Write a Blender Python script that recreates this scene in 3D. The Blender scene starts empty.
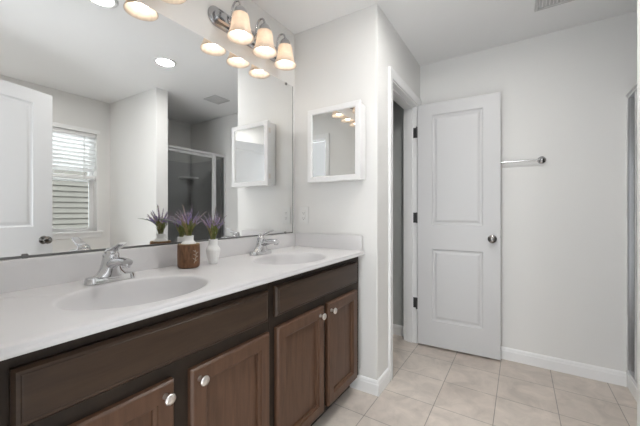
import bpy, bmesh, math, random
from mathutils import Vector, Matrix
R = math.radians
PI = math.pi
random.seed(7)
SC = bpy.context.scene
COL = SC.collection

# ------------------------------------------------------------------ camera
cam_d = bpy.data.cameras.new('camera')
cam = bpy.data.objects.new('camera', cam_d)
COL.objects.link(cam)
cam.location = (-1.7742, -1.381, 1.1414)
cam.rotation_euler = (R(90), 0, R(33.156 - 90))
cam_d.sensor_width = 36.0
cam_d.lens = 305.9 / 640 * 36
cam_d.shift_y = -0.002
cam_d.clip_start = 0.01
SC.camera = cam

# ------------------------------------------------------------------ world, exposure
world = bpy.data.worlds.new('overcast_sky')
SC.world = world
world.use_nodes = True
wn = world.node_tree.nodes
wn['Background'].inputs['Color'].default_value = (0.93, 0.97, 1.0, 1)
wn['Background'].inputs['Strength'].default_value = 4.0
SC.view_settings.view_transform = 'Standard'
SC.view_settings.look = 'None'
SC.view_settings.gamma = 1
SC.view_settings.use_curve_mapping = False
SC.view_settings.exposure = 0.13
BULB = 9.0      # strength of the vanity bulbs
CAN = 240.0       # strength of the recessed ceiling lights
SKY = 700.0      # watts of bright sky above the neighbour house, coming in at the window
sky_d = bpy.data.lights.new('sky_opening', 'AREA'); sky_d.shape = 'RECTANGLE'; sky_d.size = 3.0; sky_d.size_y = 1.6; sky_d.energy = SKY; sky_d.color = (.95, .98, 1)
sky_o = bpy.data.objects.new('sky_opening', sky_d); COL.objects.link(sky_o)
sky_o.location = (-.45, -4.9, 3.6); sky_o.rotation_euler = (R(48), 0, 0)

# ------------------------------------------------------------------ materials
def nt(name):
    m = bpy.data.materials.new(name); m.use_nodes = True
    n = m.node_tree.nodes; l = m.node_tree.links
    return m, n, l, n['Principled BSDF']

def mat(name, col, rough=0.5, metal=0.0, noise=0.0, nscale=40, bump=0.0, bscale=200, spec=None, coat=0.0):
    m, n, l, b = nt(name)
    b.inputs['Base Color'].default_value = (*col, 1)
    b.inputs['Roughness'].default_value = rough
    b.inputs['Metallic'].default_value = metal
    if spec is not None: b.inputs['Specular IOR Level'].default_value = spec
    if coat: b.inputs['Coat Weight'].default_value = coat
    tc = n.new('ShaderNodeTexCoord')
    if noise:
        t = n.new('ShaderNodeTexNoise'); t.inputs['Scale'].default_value = nscale; t.inputs['Detail'].default_value = 4
        l.new(tc.outputs['Object'], t.inputs['Vector'])
        r = n.new('ShaderNodeValToRGB')
        r.color_ramp.elements[0].position = .3; r.color_ramp.elements[1].position = .7
        r.color_ramp.elements[0].color = (*[c * (1 - noise) for c in col], 1)
        r.color_ramp.elements[1].color = (*[min(1, c * (1 + noise)) for c in col], 1)
        l.new(t.outputs['Fac'], r.inputs['Fac']); l.new(r.outputs['Color'], b.inputs['Base Color'])
    if bump:
        t = n.new('ShaderNodeTexNoise'); t.inputs['Scale'].default_value = bscale; t.inputs['Detail'].default_value = 3
        l.new(tc.outputs['Object'], t.inputs['Vector'])
        bp = n.new('ShaderNodeBump'); bp.inputs['Strength'].default_value = bump; bp.inputs['Distance'].default_value = .002
        l.new(t.outputs['Fac'], bp.inputs['Height']); l.new(bp.outputs['Normal'], b.inputs['Normal'])
    return m

def wood(name, c0, c1, stretch, rough=.38, scale=1.0):
    m, n, l, b = nt(name)
    tc = n.new('ShaderNodeTexCoord'); mp = n.new('ShaderNodeMapping')
    mp.inputs['Scale'].default_value = stretch
    l.new(tc.outputs['Object'], mp.inputs['Vector'])
    t = n.new('ShaderNodeTexNoise'); t.inputs['Scale'].default_value = 9 * scale; t.inputs['Detail'].default_value = 8
    t.inputs['Roughness'].default_value = .65; t.inputs['Distortion'].default_value = .4
    l.new(mp.outputs['Vector'], t.inputs['Vector'])
    r = n.new('ShaderNodeValToRGB')
    r.color_ramp.elements[0].position = .3; r.color_ramp.elements[1].position = .72
    r.color_ramp.elements[0].color = (*c0, 1); r.color_ramp.elements[1].color = (*c1, 1)
    l.new(t.outputs['Fac'], r.inputs['Fac']); l.new(r.outputs['Color'], b.inputs['Base Color'])
    bp = n.new('ShaderNodeBump'); bp.inputs['Strength'].default_value = .12; bp.inputs['Distance'].default_value = .001
    l.new(t.outputs['Fac'], bp.inputs['Height']); l.new(bp.outputs['Normal'], b.inputs['Normal'])
    b.inputs['Roughness'].default_value = rough
    b.inputs['Specular IOR Level'].default_value = .35
    return m

def emit(name, col, s):
    m = bpy.data.materials.new(name); m.use_nodes = True
    n = m.node_tree.nodes; l = m.node_tree.links
    n.clear()
    e = n.new('ShaderNodeEmission'); e.inputs['Color'].default_value = (*col, 1); e.inputs['Strength'].default_value = s
    o = n.new('ShaderNodeOutputMaterial'); l.new(e.outputs[0], o.inputs['Surface'])
    return m

def pane(name, tint, refl=.06):
    m = bpy.data.materials.new(name); m.use_nodes = True
    n = m.node_tree.nodes; l = m.node_tree.links
    n.clear()
    t = n.new('ShaderNodeBsdfTransparent'); t.inputs['Color'].default_value = (*tint, 1)
    g = n.new('ShaderNodeBsdfGlossy'); g.inputs['Roughness'].default_value = .02
    lw = n.new('ShaderNodeFresnel'); lw.inputs['IOR'].default_value = 1.45
    mx = n.new('ShaderNodeMixShader'); o = n.new('ShaderNodeOutputMaterial')
    l.new(lw.outputs[0], mx.inputs['Fac']); l.new(t.outputs[0], mx.inputs[1]); l.new(g.outputs[0], mx.inputs[2])
    l.new(mx.outputs[0], o.inputs['Surface'])
    return m

def frosted(name, col):
    m = bpy.data.materials.new(name); m.use_nodes = True
    n = m.node_tree.nodes; l = m.node_tree.links
    n.clear()
    tc = n.new('ShaderNodeTexCoord')
    t = n.new('ShaderNodeTexNoise'); t.inputs['Scale'].default_value = 28; t.inputs['Detail'].default_value = 5; t.inputs['Distortion'].default_value = 1.2
    l.new(tc.outputs['Object'], t.inputs['Vector'])
    r = n.new('ShaderNodeValToRGB')
    r.color_ramp.elements[0].position = .35; r.color_ramp.elements[1].position = .65
    r.color_ramp.elements[0].color = (*[c * .88 for c in col], 1); r.color_ramp.elements[1].color = (*col, 1)
    l.new(t.outputs['Fac'], r.inputs['Fac'])
    d = n.new('ShaderNodeBsdfDiffuse'); tr = n.new('ShaderNodeBsdfTranslucent')
    l.new(r.outputs['Color'], d.inputs['Color']); l.new(r.outputs['Color'], tr.inputs['Color'])
    mx = n.new('ShaderNodeMixShader'); mx.inputs['Fac'].default_value = .45
    l.new(d.outputs[0], mx.inputs[1]); l.new(tr.outputs[0], mx.inputs[2])
    g = n.new('ShaderNodeBsdfGlossy'); g.inputs['Roughness'].default_value = .25
    m2 = n.new('ShaderNodeMixShader'); m2.inputs['Fac'].default_value = .05
    l.new(mx.outputs[0], m2.inputs[1]); l.new(g.outputs[0], m2.inputs[2])
    o = n.new('ShaderNodeOutputMaterial'); l.new(m2.outputs[0], o.inputs['Surface'])
    return m

def tile_floor():
    m, n, l, b = nt('beige_floor_tile')
    tc = n.new('ShaderNodeTexCoord'); mp = n.new('ShaderNodeMapping')
    mp.inputs['Location'].default_value = (-.1, .65, 0)
    l.new(tc.outputs['Object'], mp.inputs['Vector'])
    br = n.new('ShaderNodeTexBrick'); br.offset = 0; br.squash = 1
    br.inputs['Scale'].default_value = 1; br.inputs['Brick Width'].default_value = .305; br.inputs['Row Height'].default_value = .305
    br.inputs['Mortar Size'].default_value = .0022; br.inputs['Mortar Smooth'].default_value = .2; br.inputs['Bias'].default_value = 0
    br.inputs['Color1'].default_value = (.70, .625, .56, 1); br.inputs['Color2'].default_value = (.655, .575, .51, 1)
    br.inputs['Mortar'].default_value = (.34, .30, .265, 1)
    l.new(mp.outputs['Vector'], br.inputs['Vector'])
    t = n.new('ShaderNodeTexNoise'); t.inputs['Scale'].default_value = 7; t.inputs['Detail'].default_value = 9; t.inputs['Roughness'].default_value = .62; t.inputs['Distortion'].default_value = .8
    l.new(tc.outputs['Object'], t.inputs['Vector'])
    r = n.new('ShaderNodeValToRGB')
    r.color_ramp.elements[0].position = .3; r.color_ramp.elements[1].position = .7
    r.color_ramp.elements[0].color = (.80, .80, .80, 1); r.color_ramp.elements[1].color = (1.12, 1.12, 1.12, 1)
    l.new(t.outputs['Fac'], r.inputs['Fac'])
    mx = n.new('ShaderNodeMix'); mx.data_type = 'RGBA'; mx.blend_type = 'MULTIPLY'; mx.inputs['Factor'].default_value = 1
    l.new(br.outputs['Color'], mx.inputs['A']); l.new(r.outputs['Color'], mx.inputs['B'])
    l.new(mx.outputs['Result'], b.inputs['Base Color'])
    bp = n.new('ShaderNodeBump'); bp.invert = True; bp.inputs['Strength'].default_value = .5; bp.inputs['Distance'].default_value = .002
    l.new(br.outputs['Fac'], bp.inputs['Height']); l.new(bp.outputs['Normal'], b.inputs['Normal'])
    b.inputs['Roughness'].default_value = .42
    return m

M = {}
M['wall'] = mat('wall_paint', (.80, .795, .78), .75, bump=.15, bscale=350)
M['wall_shaded'] = mat('shaded_wall_paint', (.50, .52, .51), .75, bump=.15, bscale=350)  # room paint darkened: the toilet room's shade is put into this colour
M['wall_blocker'] = mat('dark_blocker_paint', (.17, .165, .16), .75, bump=.15, bscale=350)
M['ceiling'] = mat('ceiling_paint', (.90, .90, .90), .85, bump=.2, bscale=250)
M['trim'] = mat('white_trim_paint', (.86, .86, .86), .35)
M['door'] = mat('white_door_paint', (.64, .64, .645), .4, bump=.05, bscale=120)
M['tile'] = tile_floor()
M['marble'] = mat('cultured_marble', (.70, .69, .695), .32, noise=.012, nscale=6, coat=.06)
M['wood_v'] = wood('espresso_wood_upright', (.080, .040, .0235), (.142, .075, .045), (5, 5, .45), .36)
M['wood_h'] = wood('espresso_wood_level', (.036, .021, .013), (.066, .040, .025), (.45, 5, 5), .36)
M['wood_frame'] = wood('espresso_wood_frame', (.021, .0135, .009), (.040, .026, .017), (2, 5, 1), .6)
M['toe'] = mat('dark_toe_board', (.018, .013, .010), .6)
M['chrome'] = mat('chrome', (.66, .66, .67), .10, 1.0)
M['sconce_chrome'] = mat('polished_chrome', (.50, .50, .51), .12, 1.0)
M['nickel'] = mat('brushed_nickel', (.80, .76, .72), .28, 1.0)
M['dark_nickel'] = mat('dark_satin_nickel', (.26, .25, .24), .25, 1.0)
M['hinge'] = mat('dark_hinge_metal', (.09, .09, .09), .4, .8)
M['mirror'] = mat('mirror_silver', (.90, .91, .91), 0.0, 1.0)
M['channel'] = mat('grey_metal_channel', (.20, .20, .20), .35, .8)
M['white_plastic'] = mat('white_plastic', (.80, .80, .79), .3)
M['slot'] = mat('dark_slot', (.05, .05, .05), .6)
M['can_lens'] = emit('lit_lens', (1, .98, .95), CAN)
M['can_lens_fill'] = emit('added_fill_lens', (1, .98, .95), CAN * .62)  # lens of the added alcove fill light
M['can_lens_dim'] = emit('lit_lens_dimmed', (1, .98, .95), CAN * .12)
M['bulb'] = emit('lit_bulb', (1, .89, .76), BULB)
M['shade'] = frosted('alabaster_glass', (.90, .81, .72))
M['shower_glass'] = pane('shower_glass', (.86, .87, .87))
M['window_glass'] = pane('window_glass', (.92, .94, .94))
M['alum'] = mat('satin_aluminium', (.68, .68, .69), .3, .9)
M['surround'] = mat('grey_shower_wall', (.52, .52, .52), .4)
M['blind'] = mat('white_blind_slat', (.86, .86, .86), .45)
M['vinyl'] = mat('white_vinyl', (.85, .85, .85), .35)
M['siding'] = mat('beige_siding', (.15, .138, .118), .6)
M['vase_wood'] = wood('brown_vase_wood', (.085, .040, .020), (.25, .125, .062), (5, 5, 1.2), .5, 1.6)
M['inlay'] = mat('pale_painted_sprig', (.42, .37, .32), .6)
M['rim_wood'] = wood('light_wood_rim', (.20, .13, .06), (.36, .25, .13), (4, 4, 4), .6)
M['ceramic'] = mat('white_ceramic', (.82, .82, .81), .35)
M['stem'] = mat('olive_stem', (.17, .19, .05), .7, noise=.35, nscale=60)
M['stem2'] = mat('tan_stem', (.33, .26, .12), .7, noise=.3, nscale=60)
M['purple'] = mat('lavender_purple', (.27, .20, .46), .8, noise=.35, nscale=150)
M['mauve'] = mat('lavender_mauve', (.38, .28, .44), .8, noise=.35, nscale=150)
M['grey_leaf'] = mat('grey_green_leaf', (.26, .30, .24), .7)
M['vent'] = mat('white_vent_paint', (.62, .62, .62), .5)

# ------------------------------------------------------------------ helpers
def box(bm, x0, x1, y0, y1, z0, z1, bev=0.0, seg=2):
    vs = [bm.verts.new((x, y, z)) for x in (x0, x1) for y in (y0, y1) for z in (z0, z1)]
    fs = [(0, 1, 3, 2), (4, 6, 7, 5), (0, 4, 5, 1), (2, 3, 7, 6), (0, 2, 6, 4), (1, 5, 7, 3)]
    faces = [bm.faces.new([vs[i] for i in f]) for f in fs]
    if bev:
        es = list({e for f in faces for e in f.edges})
        bmesh.ops.bevel(bm, geom=es, offset=bev, segments=seg, profile=.5, affect='EDGES')

def lathe(bm, prof, seg=32, center=(0, 0, 0), axis='Z', flute=None):
    rings = []
    c = Vector(center)
    for k, (r, z) in enumerate(prof):
        ring = []
        for i in range(seg):
            a = 2 * PI * i / seg
            rr = r * (1 + (flute(a, k) if flute else 0))
            p = Vector((rr * math.cos(a), rr * math.sin(a), z))
            if axis == 'Y': p = Vector((p.x, p.z, -p.y))
            elif axis == 'X': p = Vector((p.z, p.y, -p.x))
            ring.append(bm.verts.new(c + p))
        rings.append(ring)
    for a, b in zip(rings, rings[1:]):
        for i in range(seg):
            j = (i + 1) % seg
            bm.faces.new((a[i], a[j], b[j], b[i]))
    if prof[0][0] > 1e-5: bm.faces.new(rings[0][::-1])
    if prof[-1][0] > 1e-5: bm.faces.new(rings[-1])

def tube(bm, pts, rad, seg=12, cap=True, squash=None):
    pts = [Vector(p) for p in pts]
    rings = []; up = None
    for i, p in enumerate(pts):
        t = (pts[min(i + 1, len(pts) - 1)] - pts[max(i - 1, 0)]).normalized()
        if up is None:
            up = Vector((0, 0, 1)) if abs(t.z) < .9 else Vector((1, 0, 0))
        s = t.cross(up).normalized(); up = s.cross(t).normalized()
        r = rad[i] if isinstance(rad, (list, tuple)) else rad
        ra, rb = (r if isinstance(r, tuple) else (r, r))
        rings.append([bm.verts.new(p + s * ra * math.cos(2 * PI * k / seg) + up * rb * math.sin(2 * PI * k / seg)) for k in range(seg)])
    for a, b in zip(rings, rings[1:]):
        for k in range(seg):
            j = (k + 1) % seg
            bm.faces.new((a[k], a[j], b[j], b[k]))
    if cap:
        bm.faces.new(rings[0][::-1]); bm.faces.new(rings[-1])

def bez(p0, p1, p2, p3, n=10):
    P = [Vector(p) for p in (p0, p1, p2, p3)]
    out = []
    for i in range(n + 1):
        t = i / n; u = 1 - t
        out.append(P[0] * u**3 + P[1] * 3 * u * u * t + P[2] * 3 * u * t * t + P[3] * t**3)
    return out

def extrude_profile(bm, prof, p0, p1, closed=True):
    """prof: list of 3D offset vectors; swept straight from p0 to p1"""
    a = [bm.verts.new(Vector(p0) + Vector(q)) for q in prof]
    b = [bm.verts.new(Vector(p1) + Vector(q)) for q in prof]
    n = len(prof)
    for i in range(n if closed else n - 1):
        j = (i + 1) % n
        bm.faces.new((a[i], a[j], b[j], b[i]))
    bm.faces.new(a[::-1]); bm.faces.new(b)

def ring_rect(bm, x0, x1, z0, z1, rings, f):
    """nested rectangles, each (inset, depth); f(x, z, depth) -> point.  Closes the middle."""
    prev = None
    for ins, d in rings:
        c = [bm.verts.new(f(x, z, d)) for x, z in ((x0 + ins, z0 + ins), (x1 - ins, z0 + ins), (x1 - ins, z1 - ins), (x0 + ins, z1 - ins))]
        if prev:
            for i in range(4):
                j = (i + 1) % 4
                bm.faces.new((prev[i], prev[j], c[j], c[i]))
        prev = c
    bm.faces.new(prev)

def obj(name, bm, m, parent=None, smooth=False, off=None, angle=None):
    if off is not None:
        bmesh.ops.translate(bm, verts=bm.verts, vec=-Vector(off))
    bmesh.ops.remove_doubles(bm, verts=bm.verts, dist=1e-5)
    bmesh.ops.recalc_face_normals(bm, faces=bm.faces)
    me = bpy.data.meshes.new(name); bm.to_mesh(me); bm.free()
    me.materials.append(m)
    o = bpy.data.objects.new(name, me); COL.objects.link(o)
    if parent: o.parent = parent
    if smooth:
        for p in me.polygons: p.use_smooth = True
        if angle: me.set_sharp_from_angle(angle=R(angle))
    return o

def thing(name, label, cat, loc=(0, 0, 0), group=None, kind=None):
    o = bpy.data.objects.new(name, None); COL.objects.link(o)
    o.location = loc; o.empty_display_size = .05
    return tag(o, label, cat, group, kind)

def tag(o, label=None, cat=None, group=None, kind=None):
    if label: o['label'] = label
    if cat: o['category'] = cat
    if group: o['group'] = group
    if kind: o['kind'] = kind
    return o

def struct(name, bm, m, label, cat, smooth=False, angle=None):
    return tag(obj(name, bm, m, smooth=smooth, angle=angle), label, cat, None, 'structure')

def copy_tree(o, parent=None):
    c = o.copy(); COL.objects.link(c)
    c.parent = parent
    for ch in list(o.children): copy_tree(ch, c)
    return c

B = bmesh.new

# ------------------------------------------------------------------ room layout (metres)
H = 2.44
EX = .017           # the end wall leans this far out at its free corner
WE = -.637          # door wall face
XB = .998           # towel bar wall face
XL = -1.66          # entry wall face
YW = -2.75          # window wall face
PY = -1.807         # end of the partition
PX0, PX1 = -.037, .088
PWX = -.079         # partition face where it meets the window wall
CT = .895           # counter top
MY = -.006          # mirror face

# ------------------------------------------------------------------ shell
bm = B(); box(bm, -1.9, 1.12, -2.9, 1.1, -.12, 0); struct('floor', bm, M['tile'], 'beige square tile floor with thin grout lines', 'floor')
bm = B(); box(bm, -1.9, 1.12, -2.9, 1.1, H, H + .1); struct('ceiling', bm, M['ceiling'], 'flat white painted ceiling', 'ceiling')
bm = B(); box(bm, -1.78, 0, 0, .12, 0, H); struct('wall_mirror', bm, M['wall'], 'pale grey wall behind the large vanity mirror', 'wall')
def prism(bm, pts, z0, z1):
    lo = [bm.verts.new((x, y, z0)) for x, y in pts]; hi = [bm.verts.new((x, y, z1)) for x, y in pts]
    bm.faces.new(lo[::-1]); bm.faces.new(hi)
    for i in range(len(pts)): bm.faces.new((lo[i], lo[(i + 1) % len(pts)], hi[(i + 1) % len(pts)], hi[i]))
bm = B(); prism(bm, [(0, 1.1), (0, 0), (EX - .0002, WE + .006), (EX + .0015, WE + .0015), (EX + .006, WE), (.12, WE), (.12, 1.1)], 0, H); struct('wall_end', bm, M['wall'], 'pale grey end wall carrying the small mirrored cabinet', 'wall')
bm = B()
box(bm, .12, .268, WE, WE + .12, 0, H)
box(bm, .268, .922, WE, WE + .12, 2.068, H)
box(bm, .922, XB, WE, WE + .12, 0, H)
struct('wall_doorway', bm, M['wall'], 'pale grey wall around the narrow toilet room doorway', 'wall')
bm = B(); box(bm, XB, 1.12, WE + .06, 1.1, 0, H); struct('wall_toilet_side', bm, M['wall_shaded'], 'toilet room wall glimpsed through the doorway, shade put into its grey', 'wall')
bm = B(); box(bm, XB, 1.12, -2.9, WE + .06, 0, H); struct('wall_back', bm, M['wall'], 'pale grey wall with the towel bar behind the open door', 'wall')
bm = B(); box(bm, .12, XB, .95, 1.1, 0, H); struct('wall_toilet_room', bm, M['wall'], 'rear wall of the dim toilet room', 'wall')
WX0, WX1, WZ0, WZ1 = -.68, -.214, .92, 2.04
bm = B()
box(bm, XL, WX0, YW - .14, YW, 0, H); box(bm, WX1, PX0, YW - .14, YW, 0, H)
box(bm, WX0, WX1, YW - .14, YW, 0, WZ0); box(bm, WX0, WX1, YW - .14, YW, WZ1, H)
box(bm, PX0, XB, YW - .14, YW, 0, H)
struct('wall_window', bm, M['wall'], 'pale grey wall around the window, seen in the large mirror', 'wall')
bm = B(); prism(bm, [(PX0, PY), (PWX, YW), (PX1, YW), (PX1, PY)], 0, H); struct('wall_partition', bm, M['wall'], 'short white partition wall end beside the shower', 'wall')
DY0, DY1 = -1.465, -.655
bm = B()
box(bm, XL - .12, XL, YW - .14, DY0, 0, H); box(bm, XL - .12, XL, DY1, 0, 0, H); box(bm, XL - .12, XL, DY0, DY1, 2.075, H)
struct('wall_entry', bm, M['wall'], 'wall around the entry doorway on the camera side', 'wall')
bm = B(); box(bm, -4.6, XL - .12, -2.05, -1.95, 0, 3.4); struct('wall_blocker', bm, M['wall_blocker'], 'dark wall added beyond the entry doorway to block bright sky', 'wall')  # added wall, dark and tall to keep bright sky out of the cabinet mirror
# ------------------------------------------------------------------ trim
def baseboard(name, paths, label, h=.092, t=.014):
    """moulded board swept with mitred corners; the room lies to the left of each path"""
    pr = [(0, 0), (t, 0), (t, h * .70), (t * .80, h * .78), (t * .70, h * .88), (t * .35, h * .97), (0, h)]
    bm = B()
    for path in paths:
        P = [Vector((x, y, 0)) for x, y in path]
        rows = []
        for k, p in enumerate(P):
            ns = []
            if k > 0: d = (p - P[k - 1]).normalized(); ns.append(Vector((-d.y, d.x, 0)))
            if k < len(P) - 1: d = (P[k + 1] - p).normalized(); ns.append(Vector((-d.y, d.x, 0)))
            n = sum(ns, Vector()).normalized(); n = n / n.dot(ns[0])
            rows.append([bm.verts.new(p + n * a_ + Vector((0, 0, z))) for a_, z in pr])
        for r0, r1 in zip(rows, rows[1:]):
            for i in range(len(pr)): bm.faces.new((r0[i], r0[(i + 1) % len(pr)], r1[(i + 1) % len(pr)], r1[i]))
        bm.faces.new(rows[0][::-1]); bm.faces.new(rows[-1])
    return struct(name, bm, M['trim'], label, 'baseboard')
baseboard('baseboard_back', [[(XB, -1.964), (XB, WE)]], 'white moulded baseboard under the towel bar')
baseboard('baseboard_end', [[(.2, WE), (EX, WE), (EX * .73, -.456)]], 'white baseboard wrapping the wall corner beside the vanity')
baseboard('baseboard_toilet_room', [[(XB, WE + .12), (XB, .95)]], 'white baseboard glimpsed inside the dim toilet room')
baseboard('baseboard_partition', [[(PX1, PY), (PX0, PY), (PWX, YW)]], 'white baseboard around the partition end by the shower')
baseboard('baseboard_window', [[(PWX - .014, YW), (XL, YW)]], 'white baseboard along the window wall')

def casing_prof(w, t):
    return [(0, 0), (0, t * .55), (w * .12, t * .7), (w * .55, t * .85), (w * .8, t), (w, t * .95), (w, 0)]
def casing(name, inner0, inner1, top, plane, n, along, label, w=.062, t=.017):
    """door casing: inner edges at coordinate inner0/inner1 along axis, on wall plane, outward normal sign n"""
    bm = B()
    def pt(a, d, z):
        return (a, plane + n * d, z) if along == 'X' else (plane + n * d, a, z)
    pr = casing_prof(w, t)
    # left leg, head, right leg as one mitred sweep
    rows = []
    for (a, z, sa, sz) in ((inner0, 0, -1, 0), (inner0, top, -1, 1), (inner1, top, 1, 1), (inner1, 0, 1, 0)):
        rows.append([bm.verts.new(pt(a + sa * q, d, z + sz * q)) for q, d in pr])
    for r0, r1 in zip(rows, rows[1:]):
        for i in range(len(pr)):
            j = (i + 1) % len(pr)
            bm.faces.new((r0[i], r0[j], r1[j], r1[i]))
    bm.faces.new(rows[0]); bm.faces.new(rows[-1][::-1])
    return struct(name, bm, M['trim'], label, 'trim')
casing('trim_1', .274, .916, 2.062, WE, -1, 'X', 'white casing around the toilet room doorway')
casing('trim_2', DY0 + .006, DY1 - .006, 2.066, XL, 1, 'Y', 'white casing around the entry doorway beside the camera', w=.05)
def jamb(name, a0, a1, top, d0, d1, along, label, stop):
    bm = B()
    t = .016
    def bx(p0, p1, q0, q1, z0, z1):
        if along == 'X': box(bm, p0, p1, q0, q1, z0, z1)
        else: box(bm, q0, q1, p0, p1, z0, z1)
    bx(a0, a0 + t, d0, d1, 0, top); bx(a1 - t, a1, d0, d1, 0, top); bx(a0 + t, a1 - t, d0, d1, top - t, top)
    s0, s1 = stop
    bx(a0 + t, a0 + t + .011, s0, s1, 0, top - t); bx(a1 - t - .011, a1 - t, s0, s1, 0, top - t)
    bx(a0 + t + .011, a1 - t - .011, s0, s1, top - t - .011, top - t)
    return struct(name, bm, M['trim'], label, 'trim')
jamb('trim_3', .268, .922, 2.068, WE, WE + .12, 'X', 'white door jamb and stop of the toilet room doorway', (WE + .04, WE + .085))
jamb('trim_4', DY0, DY1, 2.075, XL - .12, XL, 'Y', 'white jamb of the entry doorway beside the camera', (XL - .085, XL - .045))

# ------------------------------------------------------------------ doors
def molded_leaf(W, Ht, T, panels):
    """two-panel moulded leaf in local coordinates: x 0..W, z 0..Ht, front face y=0, back y=T"""
    bm = B()
    rings = [(0, 0), (.003, .005), (.010, .009), (.020, .0095), (.032, .0045), (.038, .0025)]
    xs = [0, panels[0][0], panels[0][1], W]
    zs = [0]
    for p in panels: zs += [p[2], p[3]]
    zs.append(Ht)
    for back in (0, 1):
        f = (lambda x, z, d: (x, d, z)) if not back else (lambda x, z, d: (x, T - d, z))
        for i in range(3):
            for j in range(len(zs) - 1):
                if i == 1 and j % 2 == 1:
                    ring_rect(bm, xs[i], xs[i + 1], zs[j], zs[j + 1], rings, f)
                else:
                    bm.faces.new([bm.verts.new(f(x, z, 0)) for x, z in ((xs[i], zs[j]), (xs[i + 1], zs[j]), (xs[i + 1], zs[j + 1]), (xs[i], zs[j + 1]))])
    for x in (0, W):
        for j in range(len(zs) - 1):
            bm.faces.new([bm.verts.new(p) for p in ((x, 0, zs[j]), (x, T, zs[j]), (x, T, zs[j + 1]), (x, 0, zs[j + 1]))])
    for z in (0, Ht):
        for i in range(3):
            bm.faces.new([bm.verts.new(p) for p in ((xs[i], 0, z), (xs[i + 1], 0, z), (xs[i + 1], T, z), (xs[i], T, z))])
    return bm

def door_knob(parent, x, z, y, s):
    """knob on the face at y, pointing along s (+1 / -1 in local y)"""
    bm = B()
    lathe(bm, [(.031, 0), (.031, .004), (.027, .008), (.013, .010), (.011, .020), (.0125, .028), (.024, .036), (.0285, .046), (.0265, .056), (.017, .062), (0, .064)], 28, (0, 0, 0), 'Y')
    if s < 0: bmesh.ops.rotate(bm, verts=bm.verts, cent=(0, 0, 0), matrix=Matrix.Rotation(PI, 3, 'Z'))
    bmesh.ops.translate(bm, verts=bm.verts, vec=(x, y, z))
    k = obj('door_knob', bm, M['dark_nickel'], parent, True, angle=40)
    bm = B()
    lathe(bm, [(.006, 0), (.006, .002), (0, .002)], 14, (0, 0, 0), 'Y')
    if s < 0: bmesh.ops.rotate(bm, verts=bm.verts, cent=(0, 0, 0), matrix=Matrix.Rotation(PI, 3, 'Z'))
    bmesh.ops.translate(bm, verts=bm.verts, vec=(x, y + s * .0635, z))
    obj('lock_button', bm, M['channel'], k)

def latch(parent, W, T, z):
    bm = B(); box(bm, W - .001, W + .0015, T / 2 - .012, T / 2 + .012, z - .028, z + .028)
    obj('latch_plate', bm, M['dark_nickel'], parent)

def hinge(parent, z, y):
    bm = B()
    lathe(bm, [(.0, -.047), (.004, -.045), (.0065, -.044), (.0065, .044), (.004, .045), (0, .047)], 14, (-.007, y - .004, z))
    box(bm, -.004, -.0005, y, y + .034, z - .044, z + .044)
    obj('hinge', bm, M['hinge'], parent, True, angle=40)

# toilet room door, swung open in front of the towel bar wall
a = Vector((.876, -.648)); b = Vector((.910, -1.2545))
d = (b - a).normalized()
W1 = .612
bm = molded_leaf(W1, 2.03, .030, [(.118, .494, .212, .812), (.118, .494, 1.015, 1.932)])
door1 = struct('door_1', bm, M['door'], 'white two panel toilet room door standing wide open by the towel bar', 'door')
ang = math.atan2(d.y, d.x)
door1.location = (a.x, a.y, .018); door1.rotation_euler = (0, 0, ang)   # local +y points to -? face check below
# local y axis = (-sin, cos): with ang ~ -87 deg it is (+1, ~0): towards the back wall
door_knob(door1, .557, .915, 0, -1)
door_knob(door1, .557, .915, .030, 1)
latch(door1, W1, .030, .915)
bpy.context.view_layer.update()
for hz in (.335, 1.072, 1.808):
    hinge(door1, hz, 0)
    bm = B(); box(bm, .9035, .9062, WE + .001, WE + .034, hz + .018 - .044, hz + .018 + .044, .0008, 1)
    lathe(bm, [(0, -.047), (.0045, -.045), (.007, -.044), (.007, .044), (.0045, .045), (0, .047)], 14, (.893, WE - .009, hz + .018)); box(bm, .893, .9045, WE - .009, WE + .002, hz + .018 - .044, hz + .018 + .044)
    hj = obj('hinge_leaf', bm, M['hinge']); hj.parent = door1; hj.matrix_parent_inverse = Matrix.LocRotScale(door1.location, door1.rotation_euler, None).inverted()

# entry door on the camera side, seen only in the mirror
W2 = .765
pe = Vector((-.917, -1.686)); dr = (Vector((-1.222, -1.594)) - pe).normalized()   # towards the hinge
nr = Vector((-dr.y, dr.x))
if nr.y > 0: nr = -nr
pe = pe + nr * .035
hp = pe + dr * W2
bm = molded_leaf(W2, 2.033, .035, [(.128, W2 - .128, .215, .815), (.128, W2 - .128, 1.02, 1.937)])
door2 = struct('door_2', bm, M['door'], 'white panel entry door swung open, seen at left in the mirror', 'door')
ang2 = math.atan2(-dr.y, -dr.x)
door2.location = (hp.x, hp.y, .012); door2.rotation_euler = (0, 0, ang2)
door_knob(door2, W2 - .062, .915, .035, 1)
door_knob(door2, W2 - .062, .915, 0, -1)
latch(door2, W2, .035, .915)
for hz in (.3, 1.05, 1.78): hinge(door2, hz, 0.012)

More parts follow.
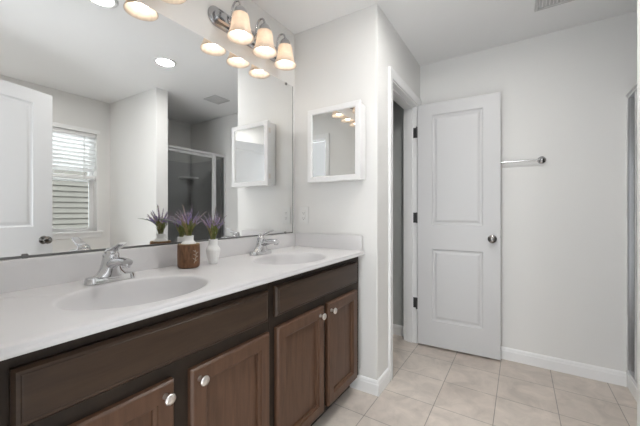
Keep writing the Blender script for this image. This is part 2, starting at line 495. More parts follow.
# ------------------------------------------------------------------ window
win = thing('window_1', 'white single hung window above the alcove, seen in the mirror', 'window', ((WX0 + WX1) / 2, YW - .1, WZ0), kind='structure')
wo = win.location
GY0, GY1 = YW - .135, YW - .095       # frame depth range
bm = B()
f = .022
box(bm, WX0, WX0 + f, GY0, GY1, WZ0, WZ1); box(bm, WX1 - f, WX1, GY0, GY1, WZ0, WZ1)
box(bm, WX0 + f, WX1 - f, GY0, GY1, WZ0, WZ0 + .018); box(bm, WX0 + f, WX1 - f, GY0, GY1, WZ1 - f, WZ1)
obj('window_frame', bm, M['vinyl'], win, off=wo)
zm = 1.50
def sash(z0, z1, y0, y1):
    s = .022
    x0, x1 = WX0 + f, WX1 - f
    bm = B()
    box(bm, x0, x0 + s, y0, y1, z0, z1, .002, 1); box(bm, x1 - s, x1, y0, y1, z0, z1, .002, 1)
    box(bm, x0 + s, x1 - s, y0, y1, z0, z0 + s); box(bm, x0 + s, x1 - s, y0, y1, z1 - s, z1)
    o = obj('sash', bm, M['vinyl'], win, off=wo)
    bm = B(); box(bm, x0 + s, x1 - s, (y0 + y1) / 2 - .002, (y0 + y1) / 2 + .002, z0 + s, z1 - s)
    obj('pane', bm, M['window_glass'], o, off=wo)
sash(WZ0 + .018, zm + .012, YW - .115, YW - .096)
sash(zm - .012, WZ1 - f, YW - .134, YW - .116)
bm = B(); box(bm, WX0 - .05, WX1 + .055, YW - .094, YW + .028, WZ0 - .022, WZ0, .004, 2); box(bm, WX0 - .035, WX1 + .04, YW, YW + .012, WZ0 - .075, WZ0 - .022, .003, 1)
obj('window_sill', bm, M['trim'], win, off=wo)
bm = B()
c = .03
box(bm, WX0 - c, WX1 + c, YW, YW + .010, WZ1, WZ1 + .045, .003, 1)
obj('head_trim', bm, M['trim'], win, off=wo)

bl = thing('window_blind', 'white horizontal slat blind pulled halfway down the window', 'blind', ((WX0 + WX1) / 2, YW - .045, WZ1))
bo = bl.location
bx0, bx1 = WX0 + .006, WX1 - .006
bm = B(); box(bm, bx0, bx1, YW - .072, YW - .018, WZ1 - .042, WZ1 - .001, .003, 1); obj('headrail', bm, M['blind'], bl, off=bo)
bm = B()
z = WZ1 - .062
while z > 1.575:
    vs = []
    for k in range(5):
        q = (k / 4 - .5); yy = YW - .045 + q * .046; zz = z + q * .046 * .72 + .004 * (1 - 4 * q * q)
        vs.append((yy, zz))
    for th in (0,):
        top = [[bm.verts.new((x, yy, zz)) for yy, zz in vs] for x in (bx0, bx1)]
        bot = [[bm.verts.new((x, yy, zz - .0025)) for yy, zz in vs] for x in (bx0, bx1)]
        for k in range(4):
            bm.faces.new((top[0][k], top[0][k + 1], top[1][k + 1], top[1][k])); bm.faces.new((bot[0][k], bot[1][k], bot[1][k + 1], bot[0][k + 1]))
        for s in (0, 1): bm.faces.new(top[s] + bot[s][::-1])
        for k in (0, 4): bm.faces.new((top[0][k], top[1][k], bot[1][k], bot[0][k]))
    z -= .045
obj('slats', bm, M['blind'], bl, off=bo)
bm = B(); box(bm, bx0, bx1, YW - .07, YW - .022, 1.515, 1.552, .004, 2); obj('bottom_rail', bm, M['blind'], bl, off=bo)
bm = B(); tube(bm, [(-.335, YW - .012, WZ1 - .035), (-.335, YW - .010, 1.50)], .004, 8); obj('wand', bm, M['white_plastic'], bl, True, off=bo)
bm = B()
for x in (bx0 + .06, bx1 - .06):
    bm = B(); tube(bm, [(x, YW - .018, WZ1 - .04), (x, YW - .018, 1.55)], .0012, 6)
    obj('ladder_cord', bm, M['white_plastic'], bl, True, off=bo)

bm = B(); box(bm, -5, 8, YW - 7.0, YW - .15, -1.2, -.9); tag(obj('bounce_ground', bm, mat('pale_bounce_ground', (.72, .71, .68), .8, noise=.08, nscale=5)), 'unseen pale ground added outside the window to bounce light indoors', 'ground', None, 'structure')  # unseen ground, added pale to bounce light up through the window
# neighbour house outside the window
hs = thing('house', 'beige lap-sided neighbour house wall seen through the window', 'house', (0, YW - 7.0, -1))
bm = B()
box(bm, -5, 8, YW - 7.2, YW - 7.06, -1, 5.6)
zz = -1.0
while zz < 5.5:
    vs = [bm.verts.new((x, YW - 7.0 + yy, z_)) for x in (-5, 8) for yy, z_ in ((-.06, zz + .04), (.04, zz + .036), (-.005, zz + .16), (-.06, zz + .16))]
    for fidx in ((0, 1, 5, 4), (1, 2, 6, 5), (2, 3, 7, 6), (3, 0, 4, 7), (0, 3, 2, 1), (4, 5, 6, 7)): bm.faces.new([vs[i] for i in fidx])
    zz += .16
obj('lap_siding', bm, M['siding'], hs, off=hs.location)

# ------------------------------------------------------------------ shower
SY = -1.984
ST = 1.905
sh = thing('shower_enclosure', 'aluminium framed glass shower enclosure beyond the partition wall', 'shower', ((PX1 + XB) / 2, SY, 0))
so = sh.location
bm = B(); box(bm, PX1, XB, SY - .07, SY + .019, 0, .085, .006, 3); obj('curb', bm, M['white_plastic'], sh, off=so)
XP = .800
bm = B(); box(bm, PX1, XB, SY - .018, SY + .018, ST - .03, ST, .003, 1); box(bm, PX1, XB, SY - .024, SY + .024, ST - .012, ST - .002, .002, 1); obj('header_rail', bm, M['alum'], sh, off=so)
bm = B(); box(bm, PX1, XB, SY - .018, SY + .018, .085, .115, .003, 1); obj('bottom_rail', bm, M['alum'], sh, off=so)
for x in (PX1, XB - .028): 
    bm = B(); box(bm, x, x + .028, SY - .018, SY + .018, .115, ST - .03, .003, 1); obj('wall_jamb', bm, M['alum'], sh, off=so)
bm = B(); box(bm, XP, XP + .045, SY - .016, SY + .016, .115, ST - .03, .004, 1); obj('post', bm, M['alum'], sh, off=so)
bm = B(); box(bm, XP + .045, XB - .028, SY - .003, SY + .003, .115, ST - .03); obj('fixed_pane', bm, M['shower_glass'], sh, off=so)
bm = B()
x0, x1 = PX1 + .032, XP - .003
box(bm, x0, x1, SY + .0, SY + .016, ST - .066, ST - .036, .003, 1); box(bm, x0, x1, SY, SY + .016, .12, .15, .003, 1)
box(bm, x0, x0 + .022, SY, SY + .016, .15, ST - .066); box(bm, x1 - .022, x1, SY, SY + .016, .15, ST - .066)
dd = obj('shower_door', bm, M['alum'], sh, off=so)
bm = B(); box(bm, x0 + .022, x1 - .022, SY + .005, SY + .011, .15, ST - .066); obj('door_pane', bm, M['shower_glass'], dd, off=so)
# surround
st = thing('shower_surround', 'grey shower wall surround with a corner shelf behind the glass', 'shower wall', (.5, YW, 0))
bm = B(); box(bm, PX1, XB, YW, YW + .012, .085, 1.86, .003, 1); box(bm, XB - .012, XB, YW + .012, SY - .07, .085, 1.86, .003, 1); box(bm, PX1, PX1 + .012, YW + .012, SY - .07, .085, 1.86, .003, 1)
obj('wall_panels', bm, M['surround'], st, off=st.location)
bm = B()
pts = [(XB - .012, YW + .012)] + [(XB - .012 - .19 * math.cos(t * PI / 16), YW + .012 + .19 * math.sin(t * PI / 16)) for t in range(9)]
lo = [bm.verts.new((x, y, 1.62)) for x, y in pts]; hi = [bm.verts.new((x, y, 1.645)) for x, y in pts]
bm.faces.new(lo[::-1]); bm.faces.new(hi)
for i in range(len(pts)): bm.faces.new((lo[i], lo[(i + 1) % len(pts)], hi[(i + 1) % len(pts)], hi[i]))
obj('corner_shelf', bm, M['white_plastic'], st, off=st.location)
bm = B(); box(bm, PX1, XB, YW, SY - .07, 0, .05); obj('shower_pan', bm, M['white_plastic'], st, off=st.location)

# ------------------------------------------------------------------ ceiling fittings
def can_light(x, y, label, lens='can_lens'):
    t = thing('recessed_light', label, 'ceiling light', (x, y, H), 'recessed ceiling lights')
    bm = B(); lathe(bm, [(.066, -.001), (.068, -.006), (.076, -.008), (.088, -.004), (.090, 0), (.066, 0)], 40); obj('trim_ring', bm, M['white_plastic'], t, True, angle=60)
    bm = B(); lathe(bm, [(0, -.0035), (.066, -.0035), (.066, -.0005), (0, -.0005)], 40); obj('lens', bm, M[lens], t)
    return t
can_light(-.285, -1.21, 'lit round recessed light over the floor, lower one in the mirror')
can_light(-.945, -.765, 'lit round recessed light nearer the camera, cut by the photo top', 'can_lens_dim')
can_light(-1.30, -2.20, 'unseen fill light added over the alcove behind the entry door', 'can_lens_fill')  # extra lamp out of view, added to brighten the alcove
vt = thing('ceiling_vent', 'white square louvred exhaust vent on the ceiling by the shower', 'vent', (.535, -1.565, H))
bm = B()
s = .105
for z0, z1, a0, a1 in ((-.010, 0, s, s - .02),):
    box(bm, -s, s, -s, -s + .02, z0, z1, .003, 1); box(bm, -s, s, s - .02, s, z0, z1, .003, 1); box(bm, -s, -s + .02, -s + .02, s - .02, z0, z1, .003, 1); box(bm, s - .02, s, -s + .02, s - .02, z0, z1, .003, 1)
obj('vent_frame', bm, M['vent'], vt)
bm = B()
for k in range(9):
    y = -s + .026 + k * .0185
    vs = [bm.verts.new(p) for p in ((-s + .02, y, -.008), (s - .02, y, -.008), (s - .02, y + .012, -.001), (-s + .02, y + .012, -.001), (-s + .02, y, -.006), (s - .02, y, -.006), (s - .02, y + .012, 0), (-s + .02, y + .012, 0))]
    for f_ in ((0, 1, 2, 3), (4, 7, 6, 5), (0, 4, 5, 1), (2, 6, 7, 3), (0, 3, 7, 4), (1, 5, 6, 2)): bm.faces.new([vs[i] for i in f_])
obj('louvres', bm, M['vent'], vt)

# ------------------------------------------------------------------ vanity cabinets
FY, FF = -.516, -.540      # face frame plane, door front plane
def cabinet(x0, x1, drawer, doors, knobs, label, dz):
    cx = (x0 + x1) / 2
    loc = (cx, -.26, 0)
    t = thing('vanity_cabinet', label, 'cabinet', loc, 'espresso vanity cabinets')
    bm = B()
    # carcass behind the face frame
    box(bm, x0, x1, FY + .02, -.001, .10, CT - .165); 
    box(bm, x0, x0 + .016, FY + .02, -.001, CT - .165, CT - .034); box(bm, x1 - .016, x1, FY + .02, -.001, CT - .165, CT - .034)
    obj('carcass', bm, M['wood_frame'], t, off=loc)
    bm = B()
    zs = [.10, .135, .645, .715, .82, CT - .034]
    box(bm, x0, x1, FY, FY + .02, .10, .150); box(bm, x0, x1, FY, FY + .02, .64, .72); box(bm, x0, x1, FY, FY + .02, .81, CT - .034)
    m0, m1 = doors[0][1] - .012, doors[1][0] + .012
    box(bm, x0, doors[0][0] + .012, FY, FY + .02, .15, .64); box(bm, m0, m1, FY, FY + .02, .15, .64); box(bm, doors[1][1] - .012, x1, FY, FY + .02, .15, .64)
    box(bm, x0, drawer[0] + .012, FY, FY + .02, .72, .81); box(bm, drawer[1] - .012, x1, FY, FY + .02, .72, .81)
    obj('face_frame', bm, M['wood_frame'], t, off=loc)
    bm = B(); box(bm, x0, x1, -.453, -.438, 0, .10); box(bm, x0, x0 + .016, -.438, -.001, 0, .10); box(bm, x1 - .016, x1, -.438, -.001, 0, .10)
    obj('toe_kick', bm, M['toe'], t, off=loc)
    # false drawer front
    def slab(name, a, b_, z0, z1, rings, m, parent=t):
        bm = B()
        f_ = lambda x, z, dpt: (x, FF + dpt, z)
        ring_rect(bm, a, b_, z0, z1, [(0, .0235)] + rings, f_)
        bm.faces.new([bm.verts.new(f_(x, z, .0235)) for x, z in ((a, z0), (b_, z0), (b_, z1), (a, z1))])
        return obj(name, bm, m, parent, off=loc)
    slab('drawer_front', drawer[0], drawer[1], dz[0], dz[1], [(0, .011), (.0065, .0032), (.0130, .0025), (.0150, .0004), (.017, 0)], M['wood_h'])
    for (a_, b_), kx in zip(doors, knobs):
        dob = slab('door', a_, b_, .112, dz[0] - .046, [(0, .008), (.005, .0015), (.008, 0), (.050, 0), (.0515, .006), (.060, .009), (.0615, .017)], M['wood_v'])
        bm = B()
        lathe(bm, [(.0085, 0), (.0080, .004), (.0062, .008), (.0060, .016), (.0085, .0195), (.0150, .0225), (.0160, .0250), (.0148, .0285), (.009, .0312), (0, .0320)], 24, (0, 0, 0), 'Y')
        bmesh.ops.rotate(bm, verts=bm.verts, cent=(0, 0, 0), matrix=Matrix.Rotation(PI, 3, 'Z'))
        bmesh.ops.translate(bm, verts=bm.verts, vec=(kx, FF, .618))
        obj('knob', bm, M['nickel'], dob, True, off=loc, angle=50)
    return t
cabinet(-.836, -.002, (-.810, -.058), [(-.803, -.442), (-.400, -.060)], (-.485, -.378), 'dark espresso vanity cabinet at the far end, against the end wall', (.703, .831))
cabinet(-1.656, -.838, (-1.601, -.856), [(-1.600, -1.258), (-1.203, -.852)], (-1.288, -1.176), 'dark espresso vanity cabinet nearest the camera, cut by the frame', (.699, .825))

# ------------------------------------------------------------------ countertop with two integral basins
ctp = thing('countertop', 'long white cultured marble vanity top with two oval integral basins', 'countertop', (-.83, -.28, CT))
co = ctp.location
X0, X1, Y0, Y1 = -1.658, -.002, -.545, -.001
SLOPE = .0065
SA, SB = .218, .178
SINKS = [(-1.254, -.338), (-.468, -.338)]
xm = -.86
bm = B()
def plate(xa, xb, c):
    cx, cy = c
    cor = [(xb, Y1), (xa, Y1), (xa, Y0), (xb, Y0)]
    angs = sorted(set([2 * PI * i / 64 for i in range(64)] + [math.atan2(y - cy, x - cx) % (2 * PI) for x, y in cor]))
    inn, out = [], []
    for t_ in angs:
        ca, sa = math.cos(t_), math.sin(t_)
        k = min([((xb - cx) / ca if ca > 1e-9 else (xa - cx) / ca if ca < -1e-9 else 1e9), ((Y1 - cy) / sa if sa > 1e-9 else (Y0 - cy) / sa if sa < -1e-9 else 1e9)])
        r = 1 / math.sqrt((ca / (SA + .012))**2 + (sa / (SB + .012))**2)
        r = min(r, k * .995)
        inn.append(bm.verts.new((cx + r * ca, cy + r * sa, CT))); out.append(bm.verts.new((cx + k * ca, cy + k * sa, CT)))
    n = len(angs)
    for i in range(n):
        j = (i + 1) % n
        bm.faces.new((inn[i], inn[j], out[j], out[i]))
plate(X0, xm, SINKS[0]); plate(xm, X1, SINKS[1])
# rounded front edge
pr = [(Y0, CT), (Y0 - .005, CT - .0008), (Y0 - .0095, CT - .004), (Y0 - .011, CT - .009), (Y0 - .0105, CT - .013), (Y0 - .013, CT - .015), (Y0 - .015, CT - .019), (Y0 - .015, CT - .0225), (Y0 - .013, CT - .026), (Y0 - .010, CT - .027), (Y1, CT - .027)]
ra = [bm.verts.new((X0, y, z)) for y, z in pr]; rb = [bm.verts.new((X1, y, z)) for y, z in pr]
for i in range(len(pr) - 2): bm.faces.new((ra[i], ra[i + 1], rb[i + 1], rb[i]))
for rr in (ra, rb): bm.faces.new(rr + [bm.verts.new((rr[0].co.x, Y1, CT))])
def level(bm):      # the top falls slightly towards the entry
    for v in bm.verts: v.co.z += SLOPE * v.co.x
level(bm)
slab_o = obj('slab', bm, M['marble'], ctp, True, off=co, angle=35)
def basin(c):
    cx, cy = c
    bm = B()
    prof = [(SA + .012, SB + .012, 0), (SA + .005, SB + .005, -.0004), (SA + .001, SB + .001, -.0022), (SA - .002, SB - .002, -.007), (SA - .006, SB - .006, -.022), (SA - .013, SB - .012, -.052), (SA - .028, SB - .024, -.088), (SA - .055, SB - .045, -.113), (SA - .11, SB - .09, -.128), (.06, .05, -.134), (.024, .024, -.137)]
    rings = []
    for a_, b_, z in prof:
        rings.append([bm.verts.new((cx + a_ * math.cos(2 * PI * i / 64), cy + b_ * math.sin(2 * PI * i / 64), CT + z)) for i in range(64)])
    for p, q in zip(rings, rings[1:]):
        for i in range(64):
            j = (i + 1) % 64
            bm.faces.new((p[i], p[j], q[j], q[i]))
    level(bm)
    o = obj('sink_basin', bm, M['marble'], ctp, True, off=co)
    bm = B(); lathe(bm, [(.031, .0), (.030, .003), (.020, .0035), (.019, -.002), (0, -.002)], 28, (cx, cy, CT - .137)); lathe(bm, [(.016, 0), (.015, .003), (0, .005)], 20, (cx, cy, CT - .136))
    level(bm); obj('drain', bm, M['chrome'], o, True, off=co, angle=40)
for c_ in SINKS: basin(c_)
BS = .987
bm = B(); box(bm, X0, X1, -.021, -.001, CT - .014, BS, .004, 2); obj('backsplash', bm, M['marble'], ctp, off=co)
bm = B(); box(bm, -.022, -.002, -.548, -.022, CT - .004, BS + .004, .004, 2); obj('side_splash', bm, M['marble'], ctp, off=co)

# ------------------------------------------------------------------ big mirror
MX0, MX1, MZ0, MZ1 = -1.61, -.033, BS + .003, 2.046
mr = thing('wall_mirror', 'large frameless mirror above the vanity top', 'mirror', ((MX0 + MX1) / 2, 0, MZ0))
bm = B(); box(bm, MX0, MX1, MY, -.001, MZ0, MZ1); obj('mirror_glass', bm, M['mirror'], mr, off=mr.location)
bm = B(); box(bm, MX0, MX1, MY - .003, MY - .0004, MZ0 - .002, MZ0 + .006); obj('bottom_channel', bm, M['channel'], mr, off=mr.location)
bm = B(); box(bm, MX1, MX1 + .004, MY - .001, -.001, MZ0, MZ1); obj('edge_strip', bm, M['channel'], mr, off=mr.location)
for x, z in ((-.115, MZ0 + .004), (-1.46, MZ0 + .004), (-.105, MZ1 - .006), (-1.30, MZ1 - .006)):
    bm = B(); box(bm, x - .008, x + .008, MY - .006, MY - .0005, z - .008, z + .008, .002, 1); obj('mirror_clip', bm, M['channel'], mr, off=mr.location)

# ------------------------------------------------------------------ medicine cabinet
mc = thing('medicine_cabinet', 'small white framed mirrored cabinet on the end wall', 'cabinet', (0, -.38, 1.338))
mo = mc.location
CY0, CY1, CZ0, CZ1, CD = -.575, -.187, 1.336, 1.818, .100
bm = B(); box(bm, -CD + .020, -.001, CY0 + .008, CY1 - .008, CZ0 + .008, CZ1 - .008, .002, 1); obj('cabinet_box', bm, M['trim'], mc, off=mo)
bm = B()
f_ = lambda y, z, dpt: (-CD + dpt, y, z)
ring_rect(bm, CY0, CY1, CZ0, CZ1, [(0, .018), (0, .003), (.003, 0), (.030, 0), (.034, .002), (.036, .008)], f_)
bm.faces.new([bm.verts.new(f_(y, z, .018)) for y, z in ((CY0, CZ0), (CY1, CZ0), (CY1, CZ1), (CY0, CZ1))])
md = obj('cabinet_door', bm, M['trim'], mc, off=mo)
bm = B(); box(bm, -CD + .006, -CD + .0078, CY0 + .037, CY1 - .037, CZ0 + .037, CZ1 - .037); obj('mirror_pane', bm, M['mirror'], md, off=mo)
for z in (CZ0 + .07, CZ1 - .07):
    bm = B(); box(bm, -CD + .012, -CD + .034, CY1 - .009, CY1 + .0015, z - .018, z + .018, .001, 1); obj('hinge', bm, M['nickel'], mc, off=mo)

# ------------------------------------------------------------------ outlet
ou = thing('wall_outlet', 'white wall outlet plate on the end wall beside the mirror', 'outlet', (0, -.087, 1.115))
bm = B(); box(bm, -.006, -.0005, -.038, .038, -.062, .062, .003, 2); obj('cover_plate', bm, M['white_plastic'], ou)
bm = B(); box(bm, -.0085, -.005, -.0165, .0165, -.034, .034, .0015, 1); rc = obj('receptacle', bm, M['white_plastic'], ou)
for z in (-.019, .019):
    for y in (-.0065, .0065):
        bm = B(); box(bm, -.0092, -.0083, y - .001, y + .001, z - .004, z + .004); obj('blade_slot', bm, M['slot'], rc)
    bm = B(); box(bm, -.0092, -.0083, -.002, .002, z - .0115, z - .0075, .0008, 1); obj('ground_slot', bm, M['slot'], rc)
for z in (-.052, .052):
    bm = B(); lathe(bm, [(.003, 0), (.003, .0012), (0, .0016)], 10, (0, 0, 0), 'X'); bmesh.ops.scale(bm, vec=(-1, 1, 1), verts=bm.verts); bmesh.ops.translate(bm, verts=bm.verts, vec=(-.0058, 0, z)); obj('screw', bm, M['nickel'], ou)

# ------------------------------------------------------------------ vanity lights
def vanity_light(loc, label):
    t = thing('vanity_light', label, 'wall light', loc, 'three lamp vanity lights')
    # backplate: long bar with rounded, stepped ends (local: x along the wall, y=0 wall, -y room)
    def capsule(L, r, y0, y1, bev):
        bm = B(); n = 18
        pts = [(L + r * math.cos(a_), r * math.sin(a_)) for a_ in [-PI / 2 + PI * i / n for i in range(n + 1)]] + [(-L + r * math.cos(a_), r * math.sin(a_)) for a_ in [PI / 2 + PI * i / n for i in range(n + 1)]]
        def ring(s_, y): 
            return [bm.verts.new((x - (s_ * (x - (L if x > 0 else -L)) / r if abs(x) > L else 0), y, z * (1 - s_ / r))) for x, z in pts]
        rs = [ring(0, y0), ring(0, y1 + bev), ring(bev, y1)]
        for p, q in zip(rs, rs[1:]):
            for i in range(len(pts)): bm.faces.new((p[i], p[(i + 1) % len(pts)], q[(i + 1) % len(pts)], q[i]))
        bm.faces.new(rs[0]); bm.faces.new(rs[-1])
        return bm
    bp = obj('backplate', capsule(.255, .052, -.001, -.016, .006), M['sconce_chrome'], t, True, angle=35)
    obj('raised_bar', capsule(.250, .030, -.016, -.034, .008), M['sconce_chrome'], bp, True, angle=35)
    for k in (-1, 0, 1):
        x = k * .187
        bm = B()
        pts = bez((x, -.028, 0), (x, -.050, .0), (x, -.050, .02), (x, -.050, .04), 6) + bez((x, -.050, .04), (x, -.052, .105), (x, -.12, .115), (x, -.12, .045), 14)[1:]
        tube(bm, pts, .0058, 12)
        lathe(bm, [(.015, 0), (.015, .004), (.010, .009), (.0058, .011)], 18, (0, 0, 0), 'Y')
        bmesh.ops.rotate(bm, verts=[v for v in bm.verts[-72:]], cent=(0, 0, 0), matrix=Matrix.Rotation(PI, 3, 'Z'))
        bmesh.ops.translate(bm, verts=[v for v in bm.verts[-72:]], vec=(x, -.033, 0))
        ar = obj('arm', bm, M['sconce_chrome'], t, True, angle=45)
        bm = B()
        lathe(bm, [(.0, .058), (.010, .056), (.014, .050), (.022, .044), (.030, .034), (.034, .022), (.034, .006), (.030, .002), (.012, .0), (0, 0)], 28, (x, -.12, 0))
        cp = obj('socket_cup', bm, M['sconce_chrome'], t, True, angle=40)
        bm = B()
        op = [(.034, .010), (.041, .006), (.0445, -.004), (.0465, -.022), (.0490, -.045), (.0530, -.066), (.0585, -.085), (.0655, -.101), (.0705, -.111), (.0720, -.117)]
        ip = [(.0695, -.1165), (.0635, -.101), (.0565, -.085), (.051, -.066), (.047, -.045), (.0445, -.022), (.0425, -.005), (.039, .003), (.033, .006)]
        pr = op + ip
        seg = 40; rings = []
        for r, z in pr: rings.append([bm.verts.new((x + r * math.cos(2 * PI * i / seg), -.12 + r * math.sin(2 * PI * i / seg), z)) for i in range(seg)])
        for i_ in range(len(rings)):
            p, q = rings[i_], rings[(i_ + 1) % len(rings)]
            for i in range(seg): bm.faces.new((p[i], p[(i + 1) % seg], q[(i + 1) % seg], q[i]))
        shd = obj('shade', bm, M['shade'], t, True)
        bm = B()
        lathe(bm, [(.0, -.103), (.010, -.1015), (.020, -.097), (.0275, -.088), (.030, -.077), (.028, -.064), (.021, -.050), (.015, -.036), (.013, -.020), (.013, 0)], 28, (x, -.12, 0))
        bmesh.ops.translate(bm, verts=bm.verts, vec=(0, 0, -.006)); obj('light_bulb', bm, M['bulb'], t, True)
    return t
vl = vanity_light((-.44, 0, 2.197), 'lit three shade chrome vanity light near the end wall')
vl2 = copy_tree(vl); vl2.location = (-1.217, 0, 2.197)
vl2['label'] = 'lit three shade vanity light nearer the camera, mostly above the frame'

# ------------------------------------------------------------------ faucets
def faucet(loc, label):
    t = thing('faucet', label, 'faucet', loc, 'chrome single lever faucets')
    # deck plate with raised rounded ends
    bm = B(); n = 24; L, r = .055, .026
    pts = [(L + r * math.cos(a_), r * math.sin(a_)) for a_ in [-PI / 2 + PI * i / n for i in range(n + 1)]] + [(-L + r * math.cos(a_), r * math.sin(a_)) for a_ in [PI / 2 + PI * i / n for i in range(n + 1)]]
    def ring(k, z): return [bm.verts.new(((L + (x - L) * k) if x > 0 else (-L + (x + L) * k), y * k, z)) for x, y in pts]
    rs = [ring(1, 0), ring(1.0, .004), ring(.97, .007), ring(.94, .016), ring(.84, .0215), ring(.5, .0235)]
    for p, q in zip(rs, rs[1:]):
        for i in range(len(pts)): bm.faces.new((p[i], p[(i + 1) % len(pts)], q[(i + 1) % len(pts)], q[i]))
    bm.faces.new(rs[0]); bm.faces.new(rs[-1])
    obj('deck_plate', bm, M['chrome'], t, True, angle=50)
    # body: wide saddle rising to a leaning column
    bm = B()
    prof = [(.066, .026, .012, 0), (.058, .0262, .020, 0), (.048, .0264, .029, 0), (.039, .0266, .040, .0), (.033, .0266, .054, -.001), (.0295, .026, .070, -.002), (.027, .0255, .086, -.004), (.0262, .025, .097, -.005), (.0215, .021, .104, -.006), (.010, .011, .1075, -.007)]
    rings = []
    for a_, b_, z, yo in prof: rings.append([bm.verts.new((a_ * math.cos(2 * PI * i / 32), yo + b_ * math.sin(2 * PI * i / 32), z)) for i in range(32)])
    for p, q in zip(rings, rings[1:]):
        for i in range(32): bm.faces.new((p[i], p[(i + 1) % 32], q[(i + 1) % 32], q[i]))
    bm.faces.new(rings[0]); bm.faces.new(rings[-1])
    obj('body', bm, M['chrome'], t, True)
    bm = B()
    pts = bez((0, -.008, .060), (0, -.045, .074), (0, -.085, .084), (0, -.128, .078), 12)
    tube(bm, pts, [(.0225 - .006 * i / 12, .019 - .006 * i / 12) for i in range(13)], 20)
    lathe(bm, [(.0105, 0), (.0115, -.004), (.0115, -.012), (.009, -.0135), (0, -.0135)], 20, (0, -.118, .073))
    obj('spout', bm, M['chrome'], t, True, angle=60)
    bm = B()
    lathe(bm, [(.0215, 0), (.0225, .004), (.021, .010), (.014, .016), (0, .0185)], 24, (0, -.006, .102))
    pts = bez((0, .008, .112), (0, -.025, .117), (0, -.055, .124), (0, -.092, .143), 12)
    tube(bm, pts, [((.014 + .005 * math.sin(PI * i / 12)), (.010 - .006 * i / 12)) for i in range(13)], 16)
    obj('lever_handle', bm, M['chrome'], t, True, angle=60)
    bm = B(); lathe(bm, [(.0042, 0), (.0042, .0015), (0, .002)], 12, (0, 0, 0), 'Y')
    bmesh.ops.rotate(bm, verts=bm.verts, cent=(0, 0, 0), matrix=Matrix.Rotation(PI, 3, 'Z')); bmesh.ops.translate(bm, verts=bm.verts, vec=(0, -.0235, .044))
    obj('set_screw_cap', bm, M['channel'], t)
    bm = B(); tube(bm, [(0, .0235, .018), (0, .0245, .062)], .0028, 10); lathe(bm, [(.003, 0), (.006, .004), (.006, .009), (.003, .012), (0, .0125)], 14, (0, .0245, .060)); obj('drain_lift_rod', bm, M['chrome'], t, True)
    return t
fa = faucet((-1.254, -.122, CT + .0005 - .0065 * 1.254), 'chrome single lever faucet at the near basin, left of the vases')
fb = copy_tree(fa); fb.location = (-.460, -.108, CT + .0005 - .0065 * .46); fb['label'] = 'chrome single lever faucet at the far basin by the end wall'

# ------------------------------------------------------------------ vases
V1 = (-.937, -.122, CT + .0006 - .0065 * .937); V2 = (-.815, -.135, CT + .0006 - .0065 * .815)
v1 = thing('wooden_vase', 'brown wooden vase with white neck holding lavender, left of the white vase', 'vase', V1)
bm = B()
lathe(bm, [(.040, 0), (.045, .004), (.0475, .012), (.0480, .030), (.0478, .085), (.0470, .104), (.0440, .106)], 40)
sl = obj('wooden_sleeve', bm, M['vase_wood'], v1, True, angle=50)
bm = B(); lathe(bm, [(.0460, .104), (.0455, .1075), (.034, .1078), (.030, .106)], 40); obj('wooden_rim', bm, M['rim_wood'], v1, True, angle=40)
bm = B()
lathe(bm, [(.033, .100), (.032, .1085), (.029, .114), (.0225, .119), (.0205, .124), (.0205, .138), (.0225, .142), (.0215, .1435), (.0185, .142), (.018, .120)], 32)
obj('ceramic_neck', bm, M['ceramic'], v1, True, angle=60)
# pale painted sprig on the sleeve, facing the room and a little to the right
bm = B()
aim = math.atan2(-1.381 + .15, -1.774 + .953) + .55
def on_sleeve(u, z): 
    a_ = aim + u / .048
    return Vector((.0484 * math.cos(a_), .0484 * math.sin(a_), z))
tube(bm, [on_sleeve(.010 * math.sin(k * .35) - .004, .022 + k * .0085) for k in range(8)], .0009, 6)
for k in range(1, 7):
    s_ = 1 if k % 2 else -1
    p = on_sleeve(.010 * math.sin(k * .35) - .004, .022 + k * .0085); q = on_sleeve(.010 * math.sin(k * .35) - .004 + s_ * .013, .022 + k * .0085 + .007)
    tube(bm, [p, (p + q) / 2, q], [.0006, .0016, .0004], 6)
obj('painted_sprig', bm, M['inlay'], sl)

v2 = tag(None or bpy.data.objects.new('ceramic_vase', None), 'white fluted ceramic vase of lavender, right of the wooden vase', 'vase'); COL.objects.link(v2); v2.location = V2
bm = B()
lathe(bm, [(.019, 0), (.0215, .002), (.0255, .020), (.0300, .042), (.0338, .060), (.0345, .067), (.0330, .073), (.0255, .083), (.0212, .089), (.0205, .095), (.0205, .112), (.0212, .1165), (.0205, .1185), (.0185, .117), (.0178, .100)], 48,
      flute=lambda a_, k: (-.035 * abs(math.sin(a_ * 7)) if 2 <= k <= 6 else 0))
obj('vase_body', bm, M['ceramic'], v2, True, angle=70)

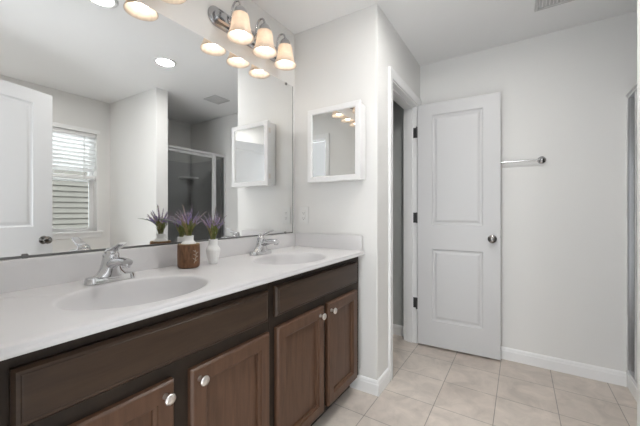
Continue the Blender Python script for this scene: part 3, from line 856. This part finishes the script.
def bunch(loc, mouth, label, n, spread, hgt, seed, group):
    rnd = random.Random(seed)
    t = thing('lavender_bunch', label, 'flowers', loc, group)
    for k in range(n):
        a_ = 2 * PI * (k * .381966) + rnd.uniform(-.3, .3)
        rr = math.sqrt((k + .5) / n)
        tilt = rr * spread * rnd.uniform(.8, 1.15)
        L = hgt * rnd.uniform(.80, 1.12) * (1 - .10 * rr)
        dx, dy = math.cos(a_), math.sin(a_) * .62
        p0 = Vector((dx * mouth * .45 * rr, dy * mouth * .45 * rr, -.05))
        p1 = Vector((dx * mouth * .75 * rr, dy * mouth * .75 * rr, .002))
        p3 = Vector((dx * L * math.sin(tilt), dy * L * math.sin(tilt), L * math.cos(tilt)))
        p2 = Vector((dx * L * .42 * math.sin(tilt * .6), dy * L * .42 * math.sin(tilt * .6), L * .5))
        pts = [p0] + bez(p1, p1 + Vector((0, 0, .02)), p2, p3, 9)
        bm = B(); tube(bm, pts, [.0011] * len(pts), 5)
        # narrow leaves on the stem
        for q in range(4):
            i = rnd.randint(1, 6); p = pts[i]; tdir = (pts[i + 1] - pts[i]).normalized()
            side = Vector((rnd.uniform(-1, 1), rnd.uniform(-1, 1), .2)).normalized()
            e = p + tdir * rnd.uniform(.022, .045) + side * rnd.uniform(.006, .014)
            tube(bm, [p, (p + e) / 2 + tdir * .004, e], [(.0008, .0005), (.0022, .0006), (.0003, .0003)], 6)
        kind = rnd.random()
        st_ = obj('lavender_sprig', bm, M['stem'] if kind < .7 else M['stem2'], t)
        bm = B()
        m_ = 15
        for q in range(m_):
            u = .68 + .34 * q / m_
            if u > 1: u = 1.0
            x = u * 9; i = min(int(x), 8); p = pts[1 + i].lerp(pts[2 + i], x - i)
            if q >= m_ - 1: p = p3
            s_ = .0023 * (1 - .45 * q / m_) * rnd.uniform(.8, 1.2)
            ph = q * 2.4
            c_ = p + Vector((math.cos(ph), math.sin(ph), 0)) * .0026 * (1 - .5 * q / m_)
            bmesh.ops.create_icosphere(bm, subdivisions=1, radius=s_, matrix=Matrix.Translation(c_) @ Matrix.Diagonal((1, 1, 1.7, 1)))
        obj('flower_spike', bm, M['purple'] if rnd.random() < .65 else M['mauve'], st_, True)
    return t
def neck(V, z): return (V[0], V[1], V[2] + z)
b1 = bunch(neck(V1, .142), .019, 'lavender bunch standing in the brown wooden vase', 24, .86, .140, 3, 'lavender bunches')
b2 = bunch(neck(V2, .117), .019, 'lavender bunch standing in the white ceramic vase', 24, .72, .142, 11, 'lavender bunches')
# one grey leaf leaning far out to the left of the wooden vase
bm = B()
dl = Vector((-.95, .30, 0)).normalized()
pts = bez((0, 0, -.02), (0, 0, .04), tuple(dl * .05 + Vector((0, 0, .075))), tuple(dl * .135 + Vector((0, 0, .080))), 8)
tube(bm, pts, [(.001, .001)] * 5 + [(.003, .0015), (.0055, .002), (.005, .0015), (.0006, .0006)], 6)
obj('leaf_spray', bm, M['grey_leaf'], b1)

# ------------------------------------------------------------------ towel bar
tb = thing('towel_bar', 'thin chrome towel bar on the wall behind the open door', 'towel bar', (XB, -1.23, 1.52))
to = tb.location
bm = B(); tube(bm, [(XB - .042, -.915, 1.52), (XB - .042, -1.525, 1.52)], .0065, 16); obj('rail', bm, M['chrome'], tb, True, off=to, angle=50)
for y in (-.925, -1.515):
    bm = B()
    lathe(bm, [(.027, 0), (.027, .006), (.022, .011), (.012, .014), (.0105, .026), (.0135, .031), (.0145, .042), (.0135, .050), (.008, .054), (0, .055)], 28, (0, 0, 0), 'X')
    bmesh.ops.scale(bm, vec=(-1, 1, 1), verts=bm.verts)
    bmesh.ops.translate(bm, verts=bm.verts, vec=(XB - .0005, y, 1.52))
    obj('mount_post', bm, M['sconce_chrome'], tb, True, off=to, angle=45)
